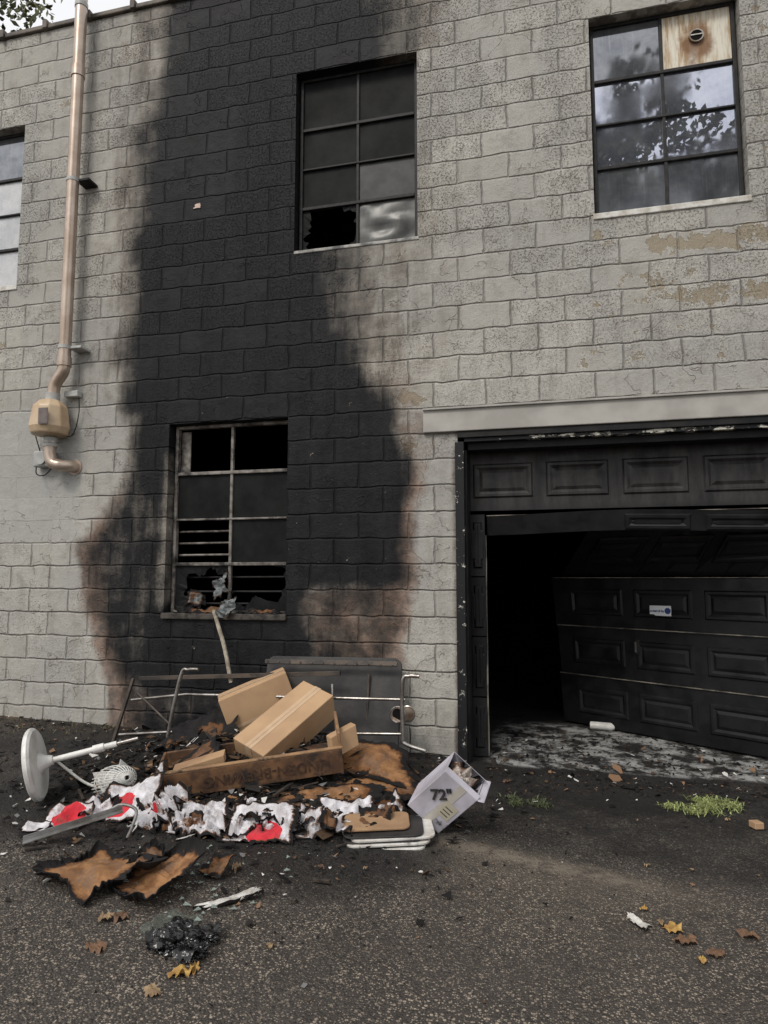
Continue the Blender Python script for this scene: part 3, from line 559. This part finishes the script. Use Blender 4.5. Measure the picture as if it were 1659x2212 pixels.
for i in range(18):
    x_=random.uniform(-2.5,-.9); y_=-1.48+random.gauss(0,.2); a=random.uniform(0,3); r=random.uniform(.05,.11)
    cs((x_,y_,.09),(r*math.cos(a),r*math.sin(a),random.uniform(-.02,.03)),(-r*math.sin(a),r*math.cos(a),random.uniform(0,.05)),m=random.choice((BURN,BURN,CARD)),seed=70+i,amp=.06,freq=12,cb=.25,n=18,cw=.4)
# white 72 box
wb=empty('white_carton',(-.55,-1.25,.2)); WB=mat('white_carton_board',(.48,.46,.52),(.33,.315,.35),sc=5,rough=.6,bump=.4,bs=12,bd=.006,soot=.13,ssc=6)
C=V((-.76,-1.39,.16)); a=V((.215,-.068,.205)); b=V((.16,.039,-.148)); c=V((.02,.20,.05))
boxv('front',C,a,b,c*.03,WB,wb); boxv('rear',C+c,a,b,c*.03,WB,wb); boxv('side',C+c*.03,a,b*.03,c*.97,WB,wb); boxv('side_b',C+b*.97+c*.03,a,b*.03,c*.97,WB,wb); boxv('base',C+c*.03+b*.03,a*.02,b*.94,c*.97,WB,wb)
boxv('flap',C+a,a*.06+c*.1,b,c*.03,WB,wb); boxv('flap_b',C+a+c,a*.10-c*.25,b,c*.03,WB,wb); boxv('flap_c',C+a+b,a*.06+b*.12,c,b*.03,WB,wb)
sheet('crumpled_lining',C+a*.92+b*.5+c*.5,b*.46,c*.46,charmat('dirty_lining',(.45,.40,.36),(.28,.22,.18)),amp=.09,freq=14,seed=5,ridge=True,parent=wb,cb=.12,n=26)
fn=c.normalized(); boxv('tape',C+b*.48-fn*.002,a,b*.2,fn*.001,mat('clear_tape',(.40,.375,.335),(.45,.42,.375),rough=.25,bump=.1),wb,0)
boxv('paper_label',C+a*.3+b*.56-fn*.004,a*.32,b*.34,fn*.001,mat('kraft_label',(.46,.42,.325),(.40,.36,.275),rough=.6,bump=0),wb,0)
text('size_mark','72"',.085,C+a*.62+b*.36-fn*.006,b*.9+a*.75,a*.9-b*.3,INK,wb,.003)
for i in range(3): boxv('print_line',C+a*(.36+.07*i)+b*.62-fn*.005,a*.018,b*.22,fn*.0005,INK,wb,0)
sp_=empty('panel_stack',(-.9,-1.5,.05)); WP=mat('white_laminate',(.62,.61,.58),(.44,.41,.37),sc=8,rough=.4,soot=.14,ssc=5); EDG=mat('gap_shade_black',(.012,.012,.012),(.03,.027,.025),rough=.6)
for i in range(3):
    slab('panel',(-.86+.02*i,-1.52+.012*i,.022+.024*i),(1,.24+.03*i,.04),(-.2,1,.08),.43,.26,.05,.014,WP,sp_); slab('panel_gap_shade',(-.86,-1.515,.034+.024*i),(1,.24,.04),(-.2,1,.08),.41,.24,.05,.009,EDG,sp_)  # black slabs paint the shade in the gaps between panels
slab('cardboard_face',(-.90,-1.50,.100),(1,.26,.04),(-.2,1,.08),.34,.2,.04,.012,BOXD,sp_)
# pedestal fan
fan=empty('pedestal_fan',(-2.91,-1.64,.1)); WPL=mat('white_plastic',(.66,.66,.63),(.48,.47,.44),sc=7,rough=.4,soot=.12,ssc=5)
c0=V((-2.88,-1.64,.30)); tip=V((-2.50,-1.44,.39)); ax=(tip-c0).normalized(); rad=.205
vs,fs=sweep([c0-ax*.02,c0-ax*.012,c0+ax*.004,c0+ax*.016,c0+ax*.022,c0+ax*.05,c0+ax*.09],[rad*.97,rad,rad,rad*.93,.06,.04,.026],40); mesh('base',vs,fs,WPL,fan,smooth=True).modifiers.new('e','EDGE_SPLIT').split_angle=math.radians(35)
tube('pole',[c0+ax*.05,tip],.017,WPL,fan); tube('pole_collar',[c0.lerp(tip,.7),c0.lerp(tip,.84)],.024,WPL,fan); tube('pole_inner',[tip,tip+ax*.12],.010,CHR,fan)
hc=V((-2.53,-1.42,.17)); hx=V((.75,-.35,.25)).normalized(); hy=hx.cross(V((0,0,1))).normalized(); hz=hx.cross(hy)
for i in range(28):
    an=2*math.pi*i/28; q=[hc+hx*(.16*math.cos(t_))+ (hy*math.cos(an)*.6+hz*math.sin(an)*.42)*(.2*math.sin(t_)) for t_ in np.linspace(.15,1.75,9)]; tube('guard_wire',q,.003,WPL,fan,5)
for t_ in (.5,1.,1.5): tube('guard_ring',[hc+hx*(.16*math.cos(t_))+(hy*math.cos(x_)*.6+hz*math.sin(x_)*.42)*(.2*math.sin(t_)) for x_ in np.linspace(0,6.283,25)],.0035,WPL,fan,5)
tube('motor_housing',[hc-hx*.06,hc,hc+hx*.07],[.045,.065,.04],WPL,fan,16)
for k in range(3):
    an=k*2.09; ra=hy*math.cos(an)*.6+hz*math.sin(an)*.5; tb=hx.cross(ra).normalized(); bpts=[hc+hx*.05+ra*.05-tb*.02,hc+hx*.07+ra*.05+tb*.02,hc+hx*.08+ra*.19+tb*.05,hc+hx*.04+ra*.19-tb*.04]; mesh('blade',bpts,[(0,1,2,3)],WPL,fan,solid=.003)
tube('arm',[c0+ax*.1,V((-2.68,-1.48,.17)),V((-2.55,-1.45,.13))],.008,WPL,fan,curve=5)
mb=empty('bent_metal_bracket',(-2.3,-1.95,.1)); GAL=mat('galvanised_steel',(.26,.26,.26),(.13,.12,.11),rough=.45,metal=.5,soot=.16)
boxv('strip',(-2.52,-2.13,.085),(.36,.27,.09),(.03,-.035,0),(0,0,.006),GAL,mb,.001); boxv('strip_lip',(-2.52,-2.13,.091),(.36,.27,.09),(.004,-.004,0),(0,0,.02),GAL,mb,.001)
tube('hook',[(-2.24,-1.90,.16),(-2.17,-1.86,.20),(-2.08,-1.86,.18),(-2.06,-1.92,.12),(-2.06,-1.96,.08)],.008,GAL,mb,curve=6)
WPT=charmat('flaking_white_paint',(.62,.61,.58),(.42,.40,.36))
wsn=empty('splintered_white_lath',(-1.3,-2.35,.03)); sheet('lath',(-1.295,-2.36,.05),(.115,.105,.01),(.018,-.022,.002),WPT,amp=.008,freq=12,seed=3,n=24,re=.5,thick=.012,parent=wsn,cw=.9,cb=-.1)
w5=empty('broken_white_fragment',(.31,-2.08,.02)); sheet('fragment',(.31,-2.08,.02),(.04,-.055,.0),(.014,.010,.006),WPT,amp=.015,freq=18,seed=9,n=16,re=.5,thick=.008,parent=w5,cw=.9,cb=-.1)
w6=empty('plastic_bottle',(.43,1.5,.05)); tube('body',[(.34,1.5,.035),(.52,1.47,.035),(.56,1.465,.035),(.60,1.46,.035)],[.035,.035,.015,.013],WPL,w6,16)
w7=empty('wood_block',(1.1,-.83,.02)); boxv('block',(1.06,-.86,.002),(.05,.015,0),(-.02,.05,0),(0,0,.035),BOXM,w7)
# crumpled bag
bag=empty('black_plastic_bag',(-1.31,-2.72,.04)); BAGM=mat('black_bag_plastic',(.004,.004,.0045),(.009,.009,.009),rough=.22,bump=.9,bs=22,bd=.012)
def crumple(C,r,seed,sx,sy,sz):
    bm=bmesh.new(); bmesh.ops.create_icosphere(bm,subdivisions=5,radius=1); rd=random.Random(seed)
    cr=[(V((rd.gauss(0,1),rd.gauss(0,1),rd.gauss(0,1))).normalized(),rd.uniform(-.7,.7),rd.uniform(.06,.22)) for _ in range(26)]
    for v in bm.verts:
        n_=v.co.normalized(); k=1+.22*noise.noise(n_*1.4+V((seed,0,0)))
        for d_,o_,w_ in cr:                       # random great-circle creases
            q=abs(n_.dot(d_)-o_); 
            if q<w_: k-=.09*(1-q/w_)
        k+=.05*noise.noise(n_*9)
        v.co=V((n_.x*k*r*sx,n_.y*k*r*sy,max(n_.z*k*sz,-.3)*r))
    me=bpy.data.meshes.new('film_lump'); bm.to_mesh(me); bm.free(); me.materials.append(BAGM); o=link(bpy.data.objects.new('film_lump',me))
    for v in me.vertices: v.co=v.co+V(C)
    par(o,bag)
g0=gz1(-1.31,-2.72); crumple((-1.33,-2.71,g0+.025),.085,4,1.1,.95,.75); crumple((-1.26,-2.75,g0+.02),.06,9,1.2,.8,.6); crumple((-1.25,-2.67,g0+.02),.05,12,1.3,.8,.6)
for i,(dx_,dy_,a_) in enumerate([(.06,.07,.6),(-.08,-.03,2.2),(.07,-.06,1.2)]):
    sheet('loose_film',(-1.31+dx_,-2.72+dy_,g0+.03),(.07*math.cos(a_),.07*math.sin(a_),.01),(-.05*math.sin(a_),.05*math.cos(a_),.01),BAGM,amp=.035,freq=13,seed=60+i,n=26,re=.5,thick=.001,parent=bag)
LEAFY=[mat('leaf_yellow',(.42,.26,.07),(.28,.15,.045),sc=25,rough=.7),mat('leaf_brown',(.15,.08,.04),(.09,.05,.03),sc=25,rough=.75),mat('leaf_tan',(.28,.19,.10),(.17,.11,.06),sc=25,rough=.7)]
fl=empty('fallen_leaves',(0,-2.3,0))
def leaf(x_,y_,r,k,seed):
    r=r*.9; a=random.uniform(0,6.28); C=V((x_,y_,gz1(x_,y_)+.012)); U=V((math.cos(a),math.sin(a),random.uniform(-.15,.15)))*r; W2=V((-math.sin(a),math.cos(a),random.uniform(-.15,.15)))*r*random.uniform(.55,.85)
    N=V((0,0,1)); vs=[C+N*r*.15];fs=[]; m_=48; ph=random.uniform(0,6)
    for rg in (0.33,.66,1.):
        for i in range(m_):
            t_=2*math.pi*i/m_; lob=.70+.30*abs(math.cos(2.5*t_+ph))**.7 if k!=2 else .75+.15*math.cos(t_)
            rr_=rg*lob*(1+.35*noise.noise(V((math.cos(t_)*3,math.sin(t_)*3,seed)))+.15*noise.noise(V((math.cos(t_)*11,math.sin(t_)*11,seed)))); vs.append(C+U*math.cos(t_)*rr_+W2*math.sin(t_)*rr_+N*(r*.7*noise.noise(V((math.cos(t_)*2*rg,math.sin(t_)*2*rg,seed*2.)))*rg))
    for i in range(m_):
        j=(i+1)%m_; fs+=[(0,1+i,1+j),(1+i,1+m_+i,1+m_+j,1+j),(1+m_+i,1+2*m_+i,1+2*m_+j,1+m_+j)]
    mesh('leaf',vs,fs,LEAFY[k],fl,smooth=True)
for i,(x_,y_,r,k) in enumerate([(-1.23,-2.86,.055,0),(-1.20,-2.83,.03,0),(-1.26,-2.98,.045,2),(-1.6,-2.81,.05,1),(-1.01,-2.63,.03,2),(.44,-2.09,.045,0),(.40,-2.05,.03,2),(.47,-2.17,.05,1),(.71,-2.07,.045,1),(.5,-2.3,.025,0),(.56,-2.24,.04,1),(-1.70,-2.62,.045,2),(-1.65,-2.6,.04,1),(-1.05,-1.95,.025,1),(-.85,-1.9,.02,2),(.42,-1.5,.02,2),(.35,-1.95,.02,0),(-1.5,-2.05,.03,1),(.95,-.75,.025,2),(-.3,-.35,.03,1),(-.42,-.4,.03,1),(.9,-1.5,.015,2),(.62,-1.5,.015,2),(-1.42,-2.06,.05,2)]): leaf(x_,y_,r,k,i)
vs=[];fs=[]
for _ in range(60):
    x_=random.gauss(-1.45,.18);y_=random.gauss(-2.3,.2) ; r=random.uniform(.005,.022); st0=len(vs)
    for i in range(3): a=i*2.1+random.uniform(-.5,.5); vs.append((x_+r*math.cos(a),y_+r*math.sin(a),gz1(x_,y_)+.009+random.uniform(0,.006)))
    fs.append((st0,st0+1,st0+2))
s=S('shard_glass'); s.b.inputs['Alpha'].default_value=.5; GL=s.out((.35,.42,.38),.05)
mesh('glass_shards',vs,fs,GL,solid=.002)
pf=empty('plastic_film_scrap',(-1.45,-2.62,0)); s=S('clear_film'); s.b.inputs['Alpha'].default_value=.3; sheet('film',(-1.42,-2.6,.05),(.12,-.02,0),(-.02,.12,0),s.out((.16,.19,.16),.15),amp=.03,freq=12,seed=17,n=24,re=.5,thick=0,parent=pf,cw=2)
def grass(name,cx,cy_,r,n,h,cols,sd):
    rd=random.Random(sd); vs=[];fs=[];c=[]; cl=[(rd.gauss(0,.42),rd.gauss(0,.4),rd.uniform(.2,.5)) for _ in range(9)]
    for _ in range(n):
        k_=rd.choice(cl); x_=cx+r*(k_[0]+rd.gauss(0,k_[2]*.5)); y_=cy_+r*(k_[1]+rd.gauss(0,k_[2]*.5)); hh=h*rd.uniform(.3,1); dr=rd.uniform(0,6.28); le=rd.uniform(.6,2.2); w=rd.uniform(.0018,.0045)
        b=V((x_,y_,gz1(x_,y_))); dd=V((math.cos(dr),math.sin(dr),0)); sd_=V((-dd.y,dd.x,0))*w; st0=len(vs); k=rd.random()
        vs+=[b-sd_,b+sd_,b+dd*hh*le*.4+V((0,0,hh*.6))+sd_*.8,b+dd*hh*le*.4+V((0,0,hh*.6))-sd_*.8,b+dd*hh*le+V((0,0,hh*.5))]; c+=[k]*5
        fs+=[(st0,st0+1,st0+2,st0+3),(st0+3,st0+2,st0+4)]
    s=S(name+'_blades'); mesh(name,vs,fs,s.out(s.mix(s.attr('c'),cols[0],cols[1]),.6),attrs=dict(c=c))
grass('grass_tuft',.88,-.54,.20,900,.045,((.10,.14,.03),(.36,.39,.16)),1); grass('weed_patch',-.18,-.73,.12,420,.035,((.03,.045,.02),(.10,.11,.05)),2)
grass('dry_grass_strip',-3.9,-.12,.5,240,.03,((.05,.05,.02),(.14,.12,.06)),3)
# ---------------------------------------------------------------- vent pipe
vp=empty('radon_vent_pipe',(-4.1,-.12,2.4))
CP=mat('weathered_tan_pipe',(.46,.375,.31),(.35,.27,.21),sc=5,rough=.3,metal=.5,bump=.1,bs=20); HS=mat('beige_housing',(.50,.38,.25),(.40,.28,.17),sc=4,rough=.4,bump=.2); GRYP=mat('grey_plastic',(.40,.40,.38),(.32,.32,.31),rough=.5)
px=-4.08
tube('riser',[(px,-.13,3.25),(px,-.13,6.95)],.052,CP,vp,24); tube('coupling',[(px,-.13,5.93),(px,-.13,6.03)],.060,CP,vp,24); tube('coupling_b',[(px,-.13,6.62),(px,-.13,6.66)],.058,GRYP,vp,20)
tube('offset_bend',[(px,-.13,3.30),(px,-.13,3.22),(px-.01,-.13,3.16),(px-.08,-.13,3.06),(px-.095,-.13,2.98),(px-.095,-.13,2.92)],.051,CP,vp,24,curve=6)
tube('bend_collar',[(px,-.13,3.21),(px,-.13,3.29)],.060,CP,vp,24)
fx=px-.10
tube('rubber_coupling',[(fx,-.13,2.90),(fx,-.13,2.97)],.060,GRYP,vp,20)
vs,fs=sweep([(fx,-.15,2.91),(fx,-.15,2.90),(fx,-.15,2.84),(fx,-.15,2.66),(fx,-.15,2.60),(fx,-.15,2.585)],[.05,.09,.145,.17,.15,.07],10); mesh('fan_housing',vs,fs,HS,vp,bevel=.012)
boxv('fan_label',(fx+.03,-.322,2.66),(.09,.005,0),(0,.004,0),(-.012,.01,.14),mat('dark_label',(.05,.04,.04),(.12,.09,.08),rough=.3,bump=0),vp,0)
tube('lower_coupling',[(fx,-.13,2.50),(fx,-.13,2.58)],.058,GRYP,vp,20); tube('clamp',[(fx,-.13,2.53),(fx,-.13,2.545)],.062,CHR,vp,20)
tube('elbow',[(fx,-.13,2.52),(fx,-.13,2.44),(fx+.03,-.13,2.36),(fx+.10,-.12,2.335),(fx+.15,-.06,2.335),(fx+.16,.02,2.335)],.050,CP,vp,24,curve=6); tube('wall_flange',[(fx+.16,-.012,2.335),(fx+.16,.01,2.335)],.068,CP,vp,20)
for z in (4.93,3.38): 
    tube('strap',[(px,-.13,z-.015),(px,-.13,z+.015)],.057,GRYP,vp,20); box('bracket',px+.03,px+.16,-.13,.0,z-.012,z+.012,BLK if z>4 else GRYP,vp)
jb=empty('junction_box',(-4.3,-.05,2.42)); box('body',-4.39,-4.22,-.09,0,2.34,2.48,GRYP,jb,.012); vs,fs=sweep([(-4.30,-.09,2.41),(-4.30,-.11,2.41)],.055,20); mesh('dial',vs,fs,GRYP,jb)
tube('cable',[(-4.36,-.08,2.34),(-4.33,-.1,2.27),(-4.25,-.1,2.26),(-4.19,-.08,2.33)],.005,BLK,jb,8,6); tube('cable_b',[(-4.36,-.04,2.48),(-4.42,-.06,2.7),(-4.40,-.06,2.86),(-4.33,-.1,2.86)],.005,BLK,jb,8,6)
tube('cable_c',[(-3.97,-.06,2.95),(-3.98,-.04,2.8),(-4.03,-.04,2.62),(-4.1,-.08,2.6)],.004,BLK,jb,8,6); box('conduit_body',-4.12,-3.98,-.07,-.005,2.955,3.01,GRYP,jb,.008)
sheet('peeled_paint_chip',(-2.90,-.006,4.60),(.042,0,.008),(-.005,0,.03),mat('pink_bare_block',(.55,.41,.35),(.45,.33,.28),rough=.8),amp=.004,seed=3,n=14,re=.9,thick=.002)
# ---------------------------------------------------------------- trees
BARK=mat('bark',(.09,.07,.05),(.05,.04,.03),rough=.9)
s=S('foliage'); LFM=s.out(s.mix(s.attr('c'),(.03,.05,.015),(.12,.12,.04)),.6)
def tree(base,blobs,nleaf,ls,sd):
    rd=random.Random(sd); e=empty('tree',base); b=V(base); t=V(blobs[0][0]); mid=b.lerp(t,.6)
    tube('trunk',[b-V((0,0,.3)),b.lerp(mid,.5)+V((.1,.1,0)),mid,t],[.38,.3,.22,.08],BARK,e,10)
    vs=[];fs=[];c=[]
    for (p,r) in blobs:
        p=V(p); tube('limb',[b.lerp(mid,.8),b.lerp(mid,.8).lerp(p,.5)+V((0,0,.3)),p],[.14,.09,.03],BARK,e,7)
        for _ in range(22):
            tw=V((rd.gauss(0,1),rd.gauss(0,1),rd.gauss(0,1))).normalized()*r*rd.uniform(.5,1.05); cpt=p+tw; cr=r*rd.uniform(.12,.28); sh=rd.random()
            for _ in range(int(nleaf/len(blobs)/22)):
                q=cpt+V((rd.gauss(0,1),rd.gauss(0,1),rd.gauss(0,.8)))*cr; a=V((rd.gauss(0,1),rd.gauss(0,1),rd.gauss(0,1))).normalized()*ls*rd.uniform(.6,1.2); d_=a.cross(V((rd.gauss(0,1),rd.gauss(0,1),rd.gauss(0,1)))).normalized()*ls*.5; st0=len(vs)
                vs+=[q-a,q+d_,q+a,q-d_]; fs.append((st0,st0+1,st0+2,st0+3)); c+=[min(1,max(0,sh+rd.uniform(-.3,.3)))]*4
    mesh('crown',vs,fs,LFM,e,attrs=dict(c=c))
tree((-16.5,11,0),[((-16.1,11,16.3),2.0),((-17.5,10.5,15),2.2),((-15.2,10,15.6),1.1),((-16.5,11,18.6),1.8),((-18.5,12,17),2.0)],8000,.13,3)
tree((2.5,-14,0),[((2.5,-14,8.5),2.6),((.3,-13.5,9.),2.2),((4.6,-14,9),2.4),((2.2,-13,11.8),1.2),((4.4,-13,12.2),1.3),((3.0,-13.5,14.6),1.1),((1.6,-13.5,13.4),.7),((-2,-14,8),2.0)],8500,.15,7)
# ---------------------------------------------------------------- light, camera
w=bpy.data.worlds.new("World"); scn.world=w; w.use_nodes=True; nt=w.node_tree
sky=nt.nodes.new('ShaderNodeTexSky'); sky.sky_type='NISHITA'; sky.sun_disc=False; sky.sun_elevation=math.radians(48); sky.sun_rotation=math.radians(200); sky.dust_density=5; sky.air_density=1.2
hs=nt.nodes.new('ShaderNodeHueSaturation'); hs.inputs['Saturation'].default_value=.3
mx=nt.nodes.new('ShaderNodeMix'); mx.data_type='RGBA'; mx.inputs[0].default_value=.65; mx.inputs[7].default_value=(9.2,9.2,9.3,1)   # cloud veil
nt.links.new(sky.outputs[0],hs.inputs['Color']); nt.links.new(hs.outputs[0],mx.inputs[6]); nt.links.new(mx.outputs[2],nt.nodes['Background'].inputs[0]); nt.nodes['Background'].inputs[1].default_value=.14
sl=bpy.data.lights.new('sun','SUN'); sl.energy=1.5; sl.angle=math.radians(14); sl.color=(1,.95,.88); so=link(bpy.data.objects.new('sun',sl))
el=math.radians(48); az=math.radians(200); dv=V((math.sin(az)*math.cos(el),math.cos(az)*math.cos(el),math.sin(el))); so.rotation_euler=dv.to_track_quat('Z','Y').to_euler()
cam=bpy.data.cameras.new('cam'); co=link(bpy.data.objects.new('cam',cam)); cam.sensor_fit='HORIZONTAL'; cam.sensor_width=36; cam.lens=36*1450/1659; cam.clip_end=2000
co.location=(0,-5.03,1.36); co.rotation_euler=(math.radians(90)+math.atan(144/1450),0,math.radians(13.7)); scn.camera=co
scn.view_settings.view_transform='Standard'; scn.view_settings.look='None'; scn.view_settings.exposure=0
